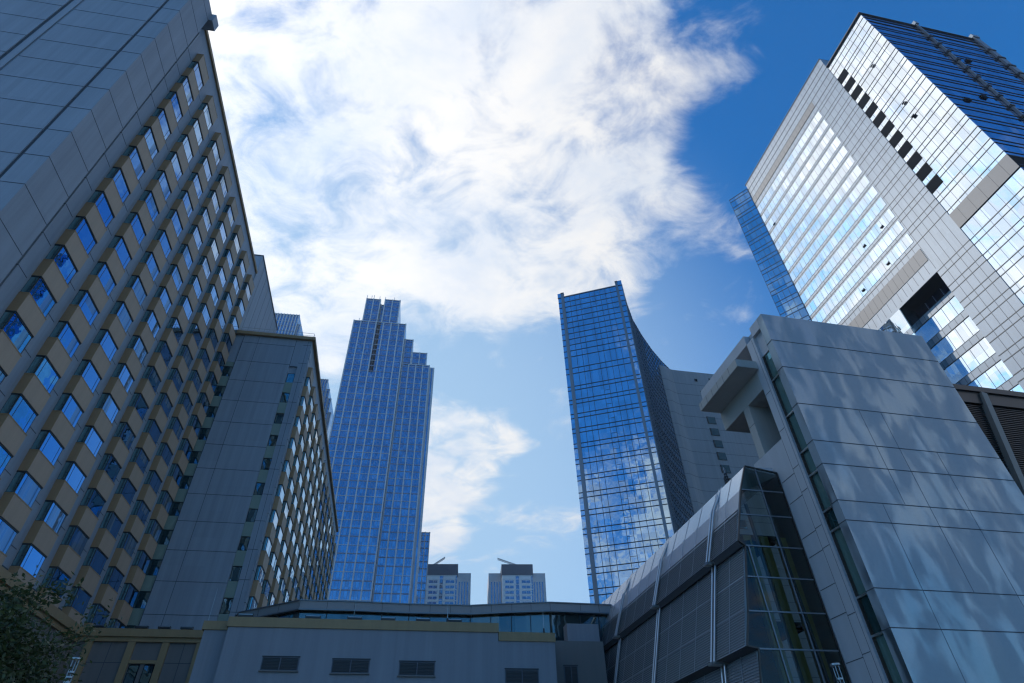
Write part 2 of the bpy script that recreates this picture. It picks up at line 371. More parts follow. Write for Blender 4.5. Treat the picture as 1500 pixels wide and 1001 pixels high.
def bay_meshes(root):
    b = MB(org=(0, 0, 0)); b.r = root
    b.box(-.05, .62, .0, 2.6, 0, 1.62, 'tan')
    b.box(.62, .627, .03, 2.59, .01, 1.61, 'tan_skylit')  # same paint as the sides; sky-lit front tone put into its colour
    b.box(-.05, .64, -.02, 2.62, 1.56, 1.64, 'tan'); b.box(.0, .60, .02, 2.58, -.04, 0, 'frame_dark')
    sp = b.mesh('spandrel')
    w = MB(org=(0, 0, 0)); w.r = root
    w.box(-.05, .54, .05, 2.55, 0, 1.6, 'frame_dark'); w.box(.0, .58, .0, 2.6, 1.51, 1.61, 'frame_dark')
    fr = w.mesh('window')
    ws = []
    for kind in range(5):
        x = MB(org=(0, 0, 0)); x.r = root
        x.box(.54, .546, .12, .42, .05, 1.5, 'curtain_glass' if kind == 2 else 'hotel_glass')
        if kind == 0: x.box(.54, .546, .49, 2.08, .05, 1.5, 'hotel_glass')
        if kind == 1: x.box(.54, .546, .49, 1.5, .05, 1.5, 'hotel_glass'); x.box(.54, .546, 1.5, 2.08, .05, 1.5, 'curtain_glass')
        if kind == 2: x.box(.54, .546, .49, .95, .05, 1.5, 'curtain_glass'); x.box(.54, .546, .95, 2.08, .05, 1.5, 'hotel_glass')
        if kind == 3: x.box(.54, .546, .49, 2.08, .05, .85, 'hotel_glass'); x.box(.54, .546, .49, 2.08, .85, 1.5, 'curtain_glass')
        if kind == 4: x.box(.54, .546, .49, 2.08, .05, 1.5, 'curtain_glass')
        x.box(.54, .546, 2.15, 2.48, .05, 1.5, 'curtain_glass' if kind == 4 else 'hotel_glass')
        x.box(.03, .48, .040, .05, .06, 1.5, 'hotel_side_glass')
        ws.append(x.mesh('pane'))
    return sp, (fr, ws)
def bays(root, v, cols, rows_s, rows_w):
    sp, wp = bay_meshes(root); rw = random.Random(11)
    def place(nm, me, cells, limit=100):
        pair = isinstance(me, tuple)
        cells = sorted(cells, key=lambda c: (c[0]**2+v**2+c[1]**2))
        for u, z in cells[:limit]:
            o = bpy.data.objects.new(nm, me[0] if pair else me); COL.objects.link(o); o.parent = root.o
            o.location = (v-root.v0, u-root.u0, z-root.z0)
            if pair:
                p = bpy.data.objects.new('pane', me[1][rw.choice((0, 0, 0, 0, 1, 2, 3, 4, 1))]); COL.objects.link(p); p.parent = o
        if len(cells) > limit:
            mats = []; V = []; F = []; M = []
            for u, z in cells[limit:]:
                for src in ((me[0], me[1][rw.choice((0, 0, 0, 1, 2, 3))]) if pair else (me,)):
                    k = len(V); V += [(q.co.x+v-root.v0, q.co.y+u-root.u0, q.co.z+z-root.z0) for q in src.vertices]
                    for p in src.polygons:
                        mt = src.materials[p.material_index]
                        if mt not in mats: mats.append(mt)
                        F.append([k+i for i in p.vertices]); M.append(mats.index(mt))
            me2 = bpy.data.meshes.new(nm+'s'); me2.from_pydata(V, [], F)
            for mt in mats: me2.materials.append(mt)
            me2.polygons.foreach_set('material_index', M); me2.update()
            o = bpy.data.objects.new(nm+'s', me2); COL.objects.link(o); o.parent = root.o; o['kind'] = 'stuff'
    place('spandrel', sp, [(u, z) for u in cols for z in rows_s])
    place('window', wp, [(u, z-1.61) for u in cols for z in rows_w])
cols = [31.94+4.54*k for k in range(8)]
rows = [29.73+3.24*n for n in range(-5, 11)]
bays(H, -26.5, cols, rows, rows[1:])
for k in range(8): pilaster(H, -26.5, cols[k]-.97, 14.8, 65.2, w=.9 if k else 1.2)

# ------------------------------------------------------------------ hotel stair core behind
S = Root('stair_tower', 'plain blue-grey windowless stair tower rising behind the end of the tall hotel slab', 'tower', HA, -26.2, 66.6)
b = S.mb(); b.box(-34, -26.4, 66.42, 84, -EY, 70.8, 'wall_blue'); b.done('wall')
b = S.mb()
for k in range(7): b.box(-26.41, -26.385, 68.6+2.3*k, 68.63+2.3*k, 10, 70.7, 'joint')
b.box(-34.1, -26.3, 66.35, 84.1, 70.8, 71.0, 'wall_edge'); b.done('roof_edge')

# ------------------------------------------------------------------ hotel wing
K = Root('hotel_wing', 'lower hotel wing with tan roof trim, panelled end wall and many bay windows', 'hotel', HA, -15.9, 67)
b = K.mb()
b.box(-38, -15.9, 67.25, 134.5, -EY, 55.0, 'wall_blue')
b.box(-25.05, -18.02, 67.0, 67.25, -EY, 55.0, 'wall_blue'); b.box(-16.98, -15.9, 67.0, 67.25, -EY, 55.0, 'wall_blue')
b.box(-26.5, -25.05, 67.1, 67.25, 50.2, 55.0, 'wall_blue'); b.box(-18.02, -16.98, 67.02, 67.25, 50.3, 55.0, 'wall_blue')
b.done('wall')
b = K.mb()
for k in range(-6, 11):
    z = 21.31+3.24*k
    b.box(-25.05, -18.02, 66.985, 67.05, z, z+.05, 'joint')
    b.box(-16.98, -15.885, 66.985, 67.05, z+.4, z+.45, 'joint')
b.box(-23.06, -23.02, 66.985, 67.05, -EY, 54.9, 'joint'); b.box(-16.4, -16.36, 66.985, 67.05, -EY, 54.9, 'joint'); b.box(-18.05, -18.0, 66.985, 67.05, 49.9, 54.9, 'joint'); b.box(-25.1, -25.04, 66.985, 67.05, -EY, 54.9, 'joint')
b.done('wall_joints')
for k in range(-4, 10):
    z0 = 18.67+3.24*k
    b = K.mb(); b.box(-26.5, -25.06, 67.2, 67.24, z0+.02, z0+1.58, 'strip_glass'); b.box(-26.5, -25.06, 67.16, 67.24, z0+1.58, z0+1.66, 'frame_dark'); b.box(-25.14, -25.06, 67.16, 67.24, z0, z0+1.6, 'frame_dark'); b.done('stair_window')
    b = K.mb(); b.box(-26.5, -25.06, 67.14, 67.24, z0+1.66, z0+3.22, 'green_panel'); b.done('infill_panel')
for k in range(-2, 11):
    z0 = 47.56-3.25*(9-k) if False else 18.31+3.25*k
    z0 = 47.56-3.25*(9-k)
    b = K.mb(); b.box(-18.0, -17.0, 67.18, 67.24, z0, z0+1.6, 'frame_dark'); b.box(-17.93, -17.07, 67.15, 67.18, z0+.07, z0+1.5, 'strip_glass'); b.done('end_window')
    b = K.mb(); b.box(-18.0, -17.0, 67.06, 67.24, z0-1.65, z0, 'green_panel'); b.done('infill_panel')
    if k >= 9: break
b = K.mb(); b.box(-38, -15.5, 66.6, 134.9, 55.0, 55.5, 'tan_trim'); b.box(-38, -15.7, 66.8, 134.7, 55.5, 55.62, 'tan_trim'); b.done('roof_edge')
b = K.mb()
for u, in [(x,) for x in lin(67.2, 134, 2.4)]: b.bar((-15.9, u, 55.6), (-15.9, u, 56.5), .04, 'steel')
for v in lin(-26, -16, 1.7): b.bar((v, 67.1, 55.6), (v, 67.1, 56.5), .04, 'steel')
for z in (56.05, 56.5): b.bar((-15.9, 67.1, z), (-15.9, 134, z), .035, 'steel'); b.bar((-26.4, 67.1, z), (-15.9, 67.1, z), .035, 'steel')
b.done('roof_railing')
kc = [68.3+4.54*k for k in range(15)]
kr = [49.65-3.24*n for n in range(0, 13)]
bays(K, -15.9, kc, kr, kr[:-1])
for k in range(15): pilaster(K, -15.9, (kc[k]-.66) if k == 0 else kc[k]-.97, 2, 53.5, w=.9)

# ------------------------------------------------------------------ white office tower (right)
WA = math.degrees(-.2177704)
T = Root('office_tower', 'huge pale grey and white glass tower on the right with deep blue side', 'skyscraper', WA, 90, 34.6)
b = T.mb()
b.box(90, 121, 34.6, 46.8, 78.5, 139.4, 'pale_glass')
b.box(90, 121, 34.6, 46.8, -EY, 78.4, 'pale_glass')
b.done('glass_volume')
b = T.mb(); b.box(89.97, 121, 34.55, 34.6, 0, 139.4, 'deep_glass'); b.done('side_curtain_wall')
b = T.mb()
b.box(89.85, 120, 46.8, 83.6, 75.4, 144.0, 'clad_grey')
b.box(89.85, 120, 46.8, 54.2, -EY, 75.4, 'clad_grey'); b.box(93.2, 120, 54.2, 64, -EY, 75.4, 'deep_glass')
b.box(89.85, 120, 64, 83.6, -EY, 75.4, 'pale_glass')
b.done('main_volume')
# horizontal floor lines over everything (pairs)
zt = [133.2-3.865*k for k in range(0, 34)]
b = T.mb()
def hl(z, u0, u1, v=90., pr=.07, h=.13): b.box(v-pr, v+.05, u0, u1, z, z+h, 'line_dark')
for z in [137.5, 135.5]: hl(z, 34.5, 46.8)
for z in [141.5, 139.5, 137.4, 134.9]: hl(z, 46.8, 83.6, 89.85)
for z in zt:
    if z < 10: break
    if not (77 < z < 82.5): hl(z, 34.5, 46.8); hl(z, 46.8, 83.6 if z > 76 else 54.2, 89.85, .05)
    if not (77 < z-1.25 < 82.5): hl(z-1.25, 34.5, 46.8); hl(z-1.25, 46.8, 83.6 if z > 77 else 54.2, 89.85, .05)
b.done('floor_lines')
b = T.mb()
for u in lin(36.2, 46, 1.6): b.box(89.97, 90.02, u, u+.05, 0, 139.3, 'line_thin')
for u in lin(48.2, 83, 1.45): b.box(89.82, 89.9, u, u+.045, 76 if u > 54 else 0, 143.9, 'line_dark')
b.done('mullions')
# dark louvre squares
for k in range(12):
    z = 133.2-3.865*k
    b = T.mb(); b.box(89.9, 90.0, 44.1, 46.75, z-2.35, z-.02, 'louvre_dark')
    b.done('vent_louvre')
# big window field: ribbon windows
for k in range(13):
    z = 132.75-3.865*k
    b = T.mb(); b.box(89.78, 89.87, 54.4, 83.6, z-2.55, z, 'pale_glass')
    for u in lin(56, 83, 1.45): b.box(89.75, 89.8, u, u+.045, z-2.55, z, 'line_thin')
    b.done('ribbon_window')
b = T.mb(); b.box(89.76, 89.9, 54.4, 83.6, 135.1, 137.3, 'clad_brown')
for u in lin(56, 83, 1.45): b.box(89.74, 89.8, u, u+.05, 135.1, 137.3, 'line_dark')
b.done('brown_band'); b = T.mb(); b.box(89.76, 89.9, 54.2, 83.6, 78.5, 81.6, 'clad_brown')
for u in lin(56, 83, 1.45): b.box(89.74, 89.8, u, u+.05, 78.5, 81.6, 'line_dark')
b.done('brown_band'); b = T.mb(); b.box(89.8, 90.05, 34.52, 46.79, 78.45, 82.0, 'clad_brown'); b.box(89.9, 110, 34.5, 34.62, 78.45, 82.0, 'louvre_dark')
for u in lin(36.2, 46, 2.2): b.box(89.78, 89.85, u, u+.05, 78.5, 81.95, 'line_dark')
b.done('brown_band')
# recess under the field
b = T.mb(); b.box(89.86, 93.2, 54.2, 64, 75.3, 75.42, 'louvre_dark'); b.done('recess_soffit')
b = T.mb()
for k in range(13):
    z = 73.2-4.85*k
    b.box(93.02, 93.25, 54.2, 64, z-1.35, z, 'clad_grey')
    for u in lin(55.6, 63, 1.45): b.box(92.99, 93.05, u, u+.05, z-1.35, z, 'line_dark')
    for zz in (z, z-1.4): b.box(92.97, 93.2, 54.2, 64, zz, zz+.07, 'line_dark')
    z = 70.7-4.68*k
    b.box(89.8, 89.9, 64, 83.6, z-1.3, z, 'clad_grey')
    for u in lin(65, 83, 1.45): b.box(89.77, 89.81, u, u+.05, z-1.3, z, 'line_dark')
b.done('spandrel_band')
b = T.mb(); b.box(93.1, 93.18, 54.2, 64, 0, 73.2, 'pale_glass'); b.box(89.9, 93.1, 63.9, 63.98, 0, 75.3, 'wing_glass')
for u in lin(55.6, 63, 1.9): b.box(93.05, 93.12, u, u+.05, 0, 75, 'line_thin')
b.done('recess_glazing')
# dark side face floor lines and piers
b = T.mb()
for z in zt:
    if z < 10: break
    for zz in (z, z-1.25): b.box(90, 121, 34.46, 34.56, zz, zz+.11, 'line_dark')
for z in (137.5, 135.5, 139.3): b.box(90, 121, 34.42, 34.56, z, z+.16, 'line_dark')
b.done('side_floor_lines')
for v, w in ((104.4, .45), (119.8, 1.5)):
    b = T.mb(); b.box(v, v+w, 34.1, 34.5, 0, 140.0, 'metal_grey')
    for z in zt:
        if z > 10: b.box(v-.15, v+w+.15, 33.95, 34.5, z-.3, z+.25, 'line_dark')
    b.box(v-.2, v+w+.2, 33.9, 34.9, 139.8, 141.0, 'clad_grey'); b.done('pier')
b = T.mb(); b.box(89.6, 121.3, 34.3, 46.8, 139.4, 139.7, 'line_dark'); b.box(89.7, 120.2, 46.8, 83.8, 144, 144.25, 'line_dark'); b.done('roof_edge')
# casements standing open
def casement(u, z, w=.7, h=.55):
    b = T.mb(); b.box(89.72, 89.76, u, u+w, z, z+h, 'louvre_dark')
    b.poly([(89.72, u, z+h), (89.72, u+w, z+h), (89.45, u+w, z+.05), (89.45, u, z+.05)], 'pale_glass')
    b.poly([(89.71, u, z+h), (89.45, u, z+.05), (89.71, u, z)], 'line_dark'); b.done('open_window')
for u, z in ((39.4, 124.6), (39.8, 109.2), (40.1, 104.6)): casement(u, z)
for u, z in ((57.4, 92.0), (62.7, 92.3), (68, 84.5), (80.5, 122.0), (60.5, 84.4)): casement(u, z+.2)
for v, z in ((94, 101), (108, 123), (113, 105), (99.5, 104)):
    b = T.mb(); b.box(v, v+1.1, 34.25, 34.5, z, z+.9, 'louvre_dark'); b.done('open_window')
# left wing
wv, wu = basis(WA)
b = T.mb()
P0 = (89.7, 83.6)
th = R(-47-WA); dvec = (-math.sin(th+math.pi)*-1, 0)
dd = Vector((math.sin(R(-47)), math.cos(R(-47)))); dl = (dd.dot(wv), dd.dot(wu))
P1 = (P0[0]+dl[0]*5.75, P0[1]+dl[1]*5.75)
b.prism([P0, P1, (P1[0]+14, P1[1]+6), (P0[0]+14, P0[1]+4)], -EY, 142.4, 'wing_glass'); b.done('wing_volume')
b = T.mb()
for k in range(37):
    z = 142.2-3.865*k
    for zz in (z, z-1.3): b.ob(P0, P1, zz, zz+.14, .06, 'line_dark', .06)
for s in (.0, 1.5, 2.9, 4.4, 5.65):
    a = (P0[0]+dl[0]*s, P0[1]+dl[1]*s); c = (P0[0]+dl[0]*(s+.07), P0[1]+dl[1]*(s+.07)); b.ob(a, c, 0, 142.4, .05, 'line_dark', .05)
b.done('wing_mullions')

# ------------------------------------------------------------------ curved glass tower
CA = 14.8
p0 = Vector((12.464, 109.292)); bv, bu = basis(CA); cv, cu = p0.dot(bv), p0.dot(bu)
C = Root('curved_tower', 'blue glass tower with flat narrow front and concave side, joined to a concrete core', 'skyscraper', CA, cv, cu)
curve = [C.loc(*q) for q in ((28.65, 105.0), (29.6, 108.1), (30.8, 111.9), (33.3, 118.5), (36.7, 125.0), (40.6, 131.6), (44.6, 137.4), (48.8, 142.7))]
pl_ = [(cv, cu)] + curve + [(curve[-1][0]-4, curve[-1][1]+12), (cv-2, cu+40)]
b = C.mb(); b.prism(pl_, -EY, 108.15, 'curve_glass'); b.done('glass_volume')
b = C.mb()
zs = [108.1-1.83*k for k in range(0, 12)]
zs += [84.5, 82.9]
for k in range(-7, 14): zs += [53.03-3.75*k, 51.93-3.75*k]
zs = sorted(set(round(z, 2) for z in zs if z > 2))
for z in zs: b.box(cv-.02, cv+16.72, cu-.09, cu+.02, z-.06, z+.08, 'line_dark')
for s in (2.98, 4.35, 5.59, 8.17, 9.46, 10.88, 12.21, 13.55): b.box(cv+s, cv+s+.09, cu-.05, cu+.02, 2, 108, 'line_dark')
for k in range(-7, 14):
    z = 51.93-3.75*k-1.5
    if z > 2: b.box(cv+8.2, cv+9.5, cu-.05, cu+.02, z, z+.06, 'line_dark')
b.done('mullions')
for s, w in ((.85, .75), (15.15, .6)):
    b = C.mb(); b.box(cv+s, cv+s+w, cu-.35, cu+.05, -EY, 109.3, 'metal_grey'); b.box(cv+s-.05, cv+s+w+.05, cu-.4, cu+.5, 109.3, 109.6, 'line_dark'); b.done('pier')
b = C.mb(); b.box(cv-.05, cv+.85, cu-.2, cu+.5, 108.1, 109.6, 'curve_glass'); b.box(cv+15.75, cv+16.8, cu-.2, cu+.5, 108.1, 109.7, 'curve_glass'); b.box(cv-.1, cv+16.8, cu-.12, cu+.2, 108.15, 108.4, 'metal_grey'); b.done('roof_edge')
b = C.mb()
for z in zs + [z0-1.9 for z0 in zs[::2]]:
    for i in range(len(curve)-1): b.ob(curve[i], curve[i+1], z-.06, z+.09, .02, 'line_dark', .10)
b.done('side_floor_lines')
b = C.mb()
for i in range(len(curve)-1):
    p, q = Vector(curve[i]), Vector(curve[i+1]); L = (q-p).length; n_ = max(1, round(L/1.5))
    for j in range(n_):
        a = p+(q-p)*j/n_; d = (q-p).normalized()*.12; b.ob(tuple(a), tuple(a+d), 1, 108.3, .02, 'metal_grey', .14)
b.done('side_fins')
# concrete core
core = [C.loc(X*.96, Y*.96) for X, Y in ((42.6, 142.9), (44.4, 140.0), (46.0, 140.6), (47.2, 141.6), (48.6, 142.5), (50.6, 143.0), (62.2, 145.5), (92, 152.3), (92, 170), (46, 160))]
b = C.mb(); b.prism(core, -EY, 104.6, 'core_concrete'); b.done('core_wall')
b = C.mb()
for z in lin(6, 103, 3.75):
    for i in range(1, 7): b.ob(core[i], core[i+1], z, z+.07, .02, 'joint', .015)
b.done('core_joints')
c0, c1 = Vector(core[5]), Vector(core[6]); cdn = (Vector(core[7])-c1).normalized()
def core_win(az, z, w, h, mat='strip_glass'):
    A = R(az); X, Y = C.loc(math.sin(A), math.cos(A)); ddir = Vector((X, Y))
    # intersect the sight azimuth with the core's front line
    nrm = Vector((-cdn.y, cdn.x)); t = (c1-Vector((0, 0))).dot(nrm)/ddir.dot(nrm); P = ddir*t
    b = C.mb(); b.ob(tuple(P-cdn*w/2), tuple(P+cdn*w/2), z, z+h, .02, 'frame_dark', .05); f_ = b.done('core_window'); b = C.mb()
    b.ob(tuple(P-cdn*(w/2-.35)), tuple(P+cdn*(w/2-.08)), z+.08, z+h-.08, .02, mat, .08); pn_ = b.done('pane', f_)
for k in range(9): core_win(21.55, 86.6-3.75*k-.0, 2.6, 2.3)
core_win(21.15, 102.0-.9, .9, .9, 'louvre_dark'); core_win(22.6, 101.7, .7, 1.0, 'louvre_dark'); core_win(21.5, 97.2, 1.5, .5, 'louvre_dark')

# ------------------------------------------------------------------ stepped blue towers
def stepped(name, label, az, v0, u0, blocks, pier_step=4., z_lo=0., group=None, band=10.45, band0=7.7, depth=30, side=True):
    t = Root(name, label, 'skyscraper', az, v0, u0, group)
    b = t.mb()
    for (a, c, d, zt_) in blocks: b.box(v0+a, v0+c, u0+d, u0+depth-d, -EY, zt_, 'tower_glass')
    b.done('glass_volume')
    b = t.mb()
    for (a, c, d, zt_) in blocks:
        n_ = max(1, round((c-a)/pier_step))
        for j in range(n_+1):
            s = a+(c-a)*j/n_; s0 = min(max(s-.27, a), c-.54); b.box(v0+s0, v0+s0+.54, u0+d-.42, u0+d+.1, z_lo, zt_+.5, 'fin_grey')
    b.done('fins')
    b = t.mb()
    for (a, c, d, zt_) in blocks:
        n_ = max(1, round((c-a)/1.33))
        for j in range(1, n_): b.box(v0+a+(c-a)*j/n_-.05, v0+a+(c-a)*j/n_+.05, u0+d-.06, u0+d+.05, z_lo, zt_, 'line_thin')
        z = band0
        while z < zt_:
            if z > z_lo: b.box(v0+a, v0+c, u0+d-.15, u0+d+.05, z, z+.22, 'fin_grey')
            for q in (band/3, 2*band/3):
                if z_lo < z+q < zt_: b.box(v0+a, v0+c, u0+d-.08, u0+d+.05, z+q, z+q+.5, 'line_thin')
            z += band
        b.box(v0+a-.05, v0+c+.05, u0+d-.3, u0+d+1, zt_, zt_+.35, 'fin_grey')
    b.done('floor_bands')
    return t
c0 = dirv(-20.3, 0)*240
tv = basis(80.5-90)
v0 = Vector((c0.x, c0.y)).dot(tv[0]); u0 = Vector((c0.x, c0.y)).dot(tv[1])
B1 = [(-.02, 27.5, 0, 211.1), (27.55, 41.8, 3.0, 186.6), (27.5, 32, 4.5, 204.3), (32, 39.9, 4.6, 195.9), (4.3, 12.2, .45, 228.2), (14.2, 22.8, .45, 228.6), (12.2, 14.2, 3.2, 226.8), (22.8, 25.3, 3., 212.2)]
ct = stepped('stepped_tower', 'tallest blue glass tower with a stepped crown, standing left of centre', -9.5, v0, u0, B1)
b = ct.mb()
b.box(v0+41.8, v0+44.2, u0+4, u0+27, -EY, 186.6, 'fin_grey')
b.box(v0+42.6, v0+43.3, u0+3.93, u0+4.1, 8, 186, 'tower_glass')
b.done('side_shaft')
b = ct.mb(); b.box(v0+12.2, v0+14.2, u0-.05, u0+2.9, 178, 211.2, 'louvre_dark'); b.done('crown_slot')
b = ct.mb()
for s, z in ((4.5, 229), (7, 229), (8.2, 229.5), (11.3, 229), (14.4, 228.8), (19.3, 229), (2.6, 211.4)): b.bar((v0+s, u0+1, z-1), (v0+s, u0+1, z+2.6), .25, 'fin_grey')
b.done('roof_masts')
# its slimmer neighbour behind to the right
def at(az, dist, faz):
    p = dirv(az, 0)*dist; q = basis(faz); return Vector((p.x, p.y)).dot(q[0]), Vector((p.x, p.y)).dot(q[1])
v1, u1 = at(-10.25, 300, -9.5)
t2 = stepped('glass_block', 'narrow blue glass office block half hidden behind the right side of the stepped tower', -9.5, v1, u1, [(0, 7.6, 0, 124)], 2.6)
v1, u1 = at(-30.8, 265, -9.5)
stepped('stepped_tower', 'pale blue ribbed tower top peeking over the roof trim of the lower hotel wing', -9.5, v1, u1, [(-4, 20.3, 0, 221.5), (20.3, 22.0, 1.5, 216), (20.3, 26, 3, 209)], 1.6, 60)
v1, u1 = at(-23.6, 300, -9.5)
stepped('stepped_tower', 'stepped blue ribbed tower seen between the lower hotel wing and the tallest stepped tower', -9.5, v1, u1, [(-2, 10.2, 0, 211.5), (10.2, 12.2, .8, 205), (12.2, 14.0, 1.5, 199), (14.0, 15.4, 2.4, 190)], 1.6, 20)

# ------------------------------------------------------------------ far residential towers + cranes
def res_tower(label, v0, u0, cw):
    t = Root('apartment_tower', label, 'apartment tower', -5, v0, u0, 'pale apartment towers in the distance')
    b = t.mb(); b.box(v0-cw, v0, u0+4, u0+26, -EY, 122, 'far_grey'); b.box(v0, v0+18, u0, u0+26, -EY, 119.5, 'far_white'); b.box(v0+18, v0+26, u0+4, u0+26, -EY, 122, 'far_grey'); b.done('wall')
    b = t.mb(); b.box(v0-.3, v0+18.3, u0-.3, u0+20, 119.5, 125.8, 'far_roof'); b.done('roof')
    for k in range(22):
        z = 116.5-3.*k
        for x in (1.8, 11.5):
            b = t.mb(); b.box(v0+x, v0+x+4.9, u0-.08, u0+.1, z-1.5, z, 'far_glass'); b.box(v0+x+2.4, v0+x+2.6, u0-.1, u0, z-1.5, z, 'far_white'); b.done('window')
    b = t.mb()
    b.box(v0+8, v0+9.9, u0-.05, u0+.1, 40, 119, 'far_glass')
    b.box(v0+17.2, v0+17.9, u0-.05, u0+.1, 40, 119, 'far_glass')
    for x in lin(19, 25, 1.6): b.box(v0+x, v0+x+.65, u0+3.95, u0+4.1, 40, 117, 'far_glass')
    for x in lin(.8, cw-.8, 1.6): b.box(v0-x-.65, v0-x, u0+3.95, u0+4.1, 40, 117, 'far_glass')
    b.done('window_strips')
    b = t.mb()
    for k in range(24): b.box(v0, v0+18, u0-.12, u0+.05, 117.1-3*k, 117.4-3*k, 'far_white')
    b.done('floor_bands')
    return t
v1, u1 = at(-8.9, 350, -5); res_tower('pale apartment tower with a dark roof beside the foot of the stepped tower', v1, u1, 3)
v1, u1 = at(-1.65, 350, -5); res_tower('pale apartment tower with a dark roof standing alone in the central gap of sky', v1, u1, 7.8)
def crane(label, az, dist, zb, j1, j0, tw):
    v0, u0 = at(az, dist, 0)
    t = Root('tower_crane', label, 'crane', 0, v0, u0, 'cranes on the distant towers')
    b = t.mb(); b.bar((v0, u0, -EY), (v0, u0, zb), 1.2, 'crane_white')
    b.done('mast')
    b = t.mb()
    a = Vector((v0+tw, u0, zb+j0)); e = Vector((v0+j1[0], u0, zb+j1[1])); d = (e-a)
    for off in ((0, .5, .5), (0, -.5, .5), (0, 0, -.4)): b.bar(a+Vector(off), e+Vector(off), .28, 'crane_white')
    for k in range(12): b.bar(a+d*k/12+Vector((0, 0, -.4)), a+d*(k+.5)/12+Vector((0, .5, .5)), .16, 'crane_white'); b.bar(a+d*(k+.5)/12+Vector((0, .5, .5)), a+d*(k+1)/12+Vector((0, 0, -.4)), .16, 'crane_white')
    b.done('jib')
    b = t.mb(); b.box(v0+tw-.6, v0+tw+1.6, u0-.8, u0+.8, zb-1.2+j0, zb+.6+j0, 'far_roof'); b.done('counterweight')
    b = t.mb(); b.bar((v0, u0, zb), (v0, u0, zb+2.2), .5, 'crane_white', .2); b.done('cab')
crane('small pale crane with its jib raised to the right over the left apartment tower', -8.0, 371, 132.0, (5.2, 5.2), 0, -3.0)
crane('small grey crane, long jib sloping up left, over the solitary apartment tower', -.45, 372, 132.2, (-10.6, 5.0), 0, 2.6)

# ------------------------------------------------------------------ concrete block with loggia (right, near)
BA = -13.1
Bk = Root('clad_block', 'wedge-like satin metal clad block on the right with an open concrete loggia and slanting canopy', 'building', BA, 22.55, 24)
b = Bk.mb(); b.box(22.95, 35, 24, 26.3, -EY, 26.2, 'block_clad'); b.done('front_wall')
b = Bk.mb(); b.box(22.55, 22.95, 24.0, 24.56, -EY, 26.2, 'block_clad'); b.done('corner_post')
b = Bk.mb()
JZ = [23.92, 21.76, 19.05, 16.58, 15.13, 13.02, 11.94, 8.63, 6.91, 3.6, 1.9]
for z in JZ: b.box(22.54, 35.01, 23.985, 24.03, z-.02, z+.02, 'joint'); b.box(22.535, 22.6, 24.0, 24.55, z-.02, z+.02, 'joint')
for v, z0, z1 in ((25.2, -1, 13.02), (28.1, 8.63, 19.05), (30.6, -1, 16.58), (26.6, 13.02, 19.05)): b.box(v, v+.018, 23.992, 24.03, z0, z1, 'wall_edge')
b.done('panel_joints')
b = Bk.mb()
b.box(22.55, 22.95, 25.5, 26.3, -EY, 25.4, 'block_stone'); b.box(22.78, 22.95, 24.56, 25.5, 23.77, 25.42, 'block_stone'); b.box(22.55, 22.95, 24.56, 25.5, 25.42, 26.2, 'block_stone')
for z in JZ[1:]: b.box(22.54, 22.6, 25.75, 26.29, z-.6, z-.57, 'joint')
b.box(22.54, 22.6, 25.7, 25.72, -1, 25.3, 'wall_edge')
b.done('pier')
b = Bk.mb(); 
for i in range(len(JZ)):
    z1 = ([23.77]+JZ[1:])[i]; z0 = (JZ[1:]+[-EY])[i]
    w = Bk.mb(); w.box(22.85, 22.94, 24.56, 25.5, z0, z1, 'block_glass_dark' if abs(z1-13.02) < .1 or abs(z1-8.63) < .1 or abs(z1-3.6) < .1 else 'block_glass')
    w.box(22.72, 22.86, 24.56, 25.5, z0-.05, z0+.05, 'steel'); w.box(22.7, 22.86, 25.42, 25.5, z0+.05, z1-.05, 'bronze'); w.done('strip_window')
# loggia
b = Bk.mb(); b.box(22.55, 24.2, 26.3, 32.95, 25.4, 26.2, 'block_stone'); b.done('roof_beam')
b = Bk.mb(); b.box(22.552, 26.4, 26.3, 31.35, 21.7, 23.12, 'block_stone_warm'); b.done('lower_beam')
b = Bk.mb(); b.box(21.0, 26.4, 26.32, 31.3, 23.12, 23.72, 'block_stone_warm'); b.box(21.0, 22.54, 26.0, 26.32, 23.12, 23.72, 'block_stone_warm')
for u in lin(27.0, 31, .8): b.box(20.99, 21.02, u, u+.02, 23.12, 23.72, 'wall_edge')
b.done('canopy_slab')
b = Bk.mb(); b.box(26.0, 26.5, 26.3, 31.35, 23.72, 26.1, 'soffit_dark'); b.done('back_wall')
b = Bk.mb(); b.box(22.56, 24.6, 28.2, 28.85, 18.05, 21.7, 'block_stone_warm')
b.box(22.555, 22.6, 28.2, 28.85, 20.3, 20.33, 'joint'); b.done('fin_post')
b = Bk.mb(); b.box(22.57, 22.95, 26.3, 29.6, -EY, 18.05, 'block_stone')
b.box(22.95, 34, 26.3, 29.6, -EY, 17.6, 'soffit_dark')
for z in (15.75, 14.4, 12.35, 11.3, 9.6, 8.2, 6.2, 4.4): b.box(22.56, 22.6, 26.32, 27.6, z, z+.035, 'joint')
b.box(22.56, 22.6, 26.31, 26.34, -1, 18, 'joint'); b.done('side_wall')
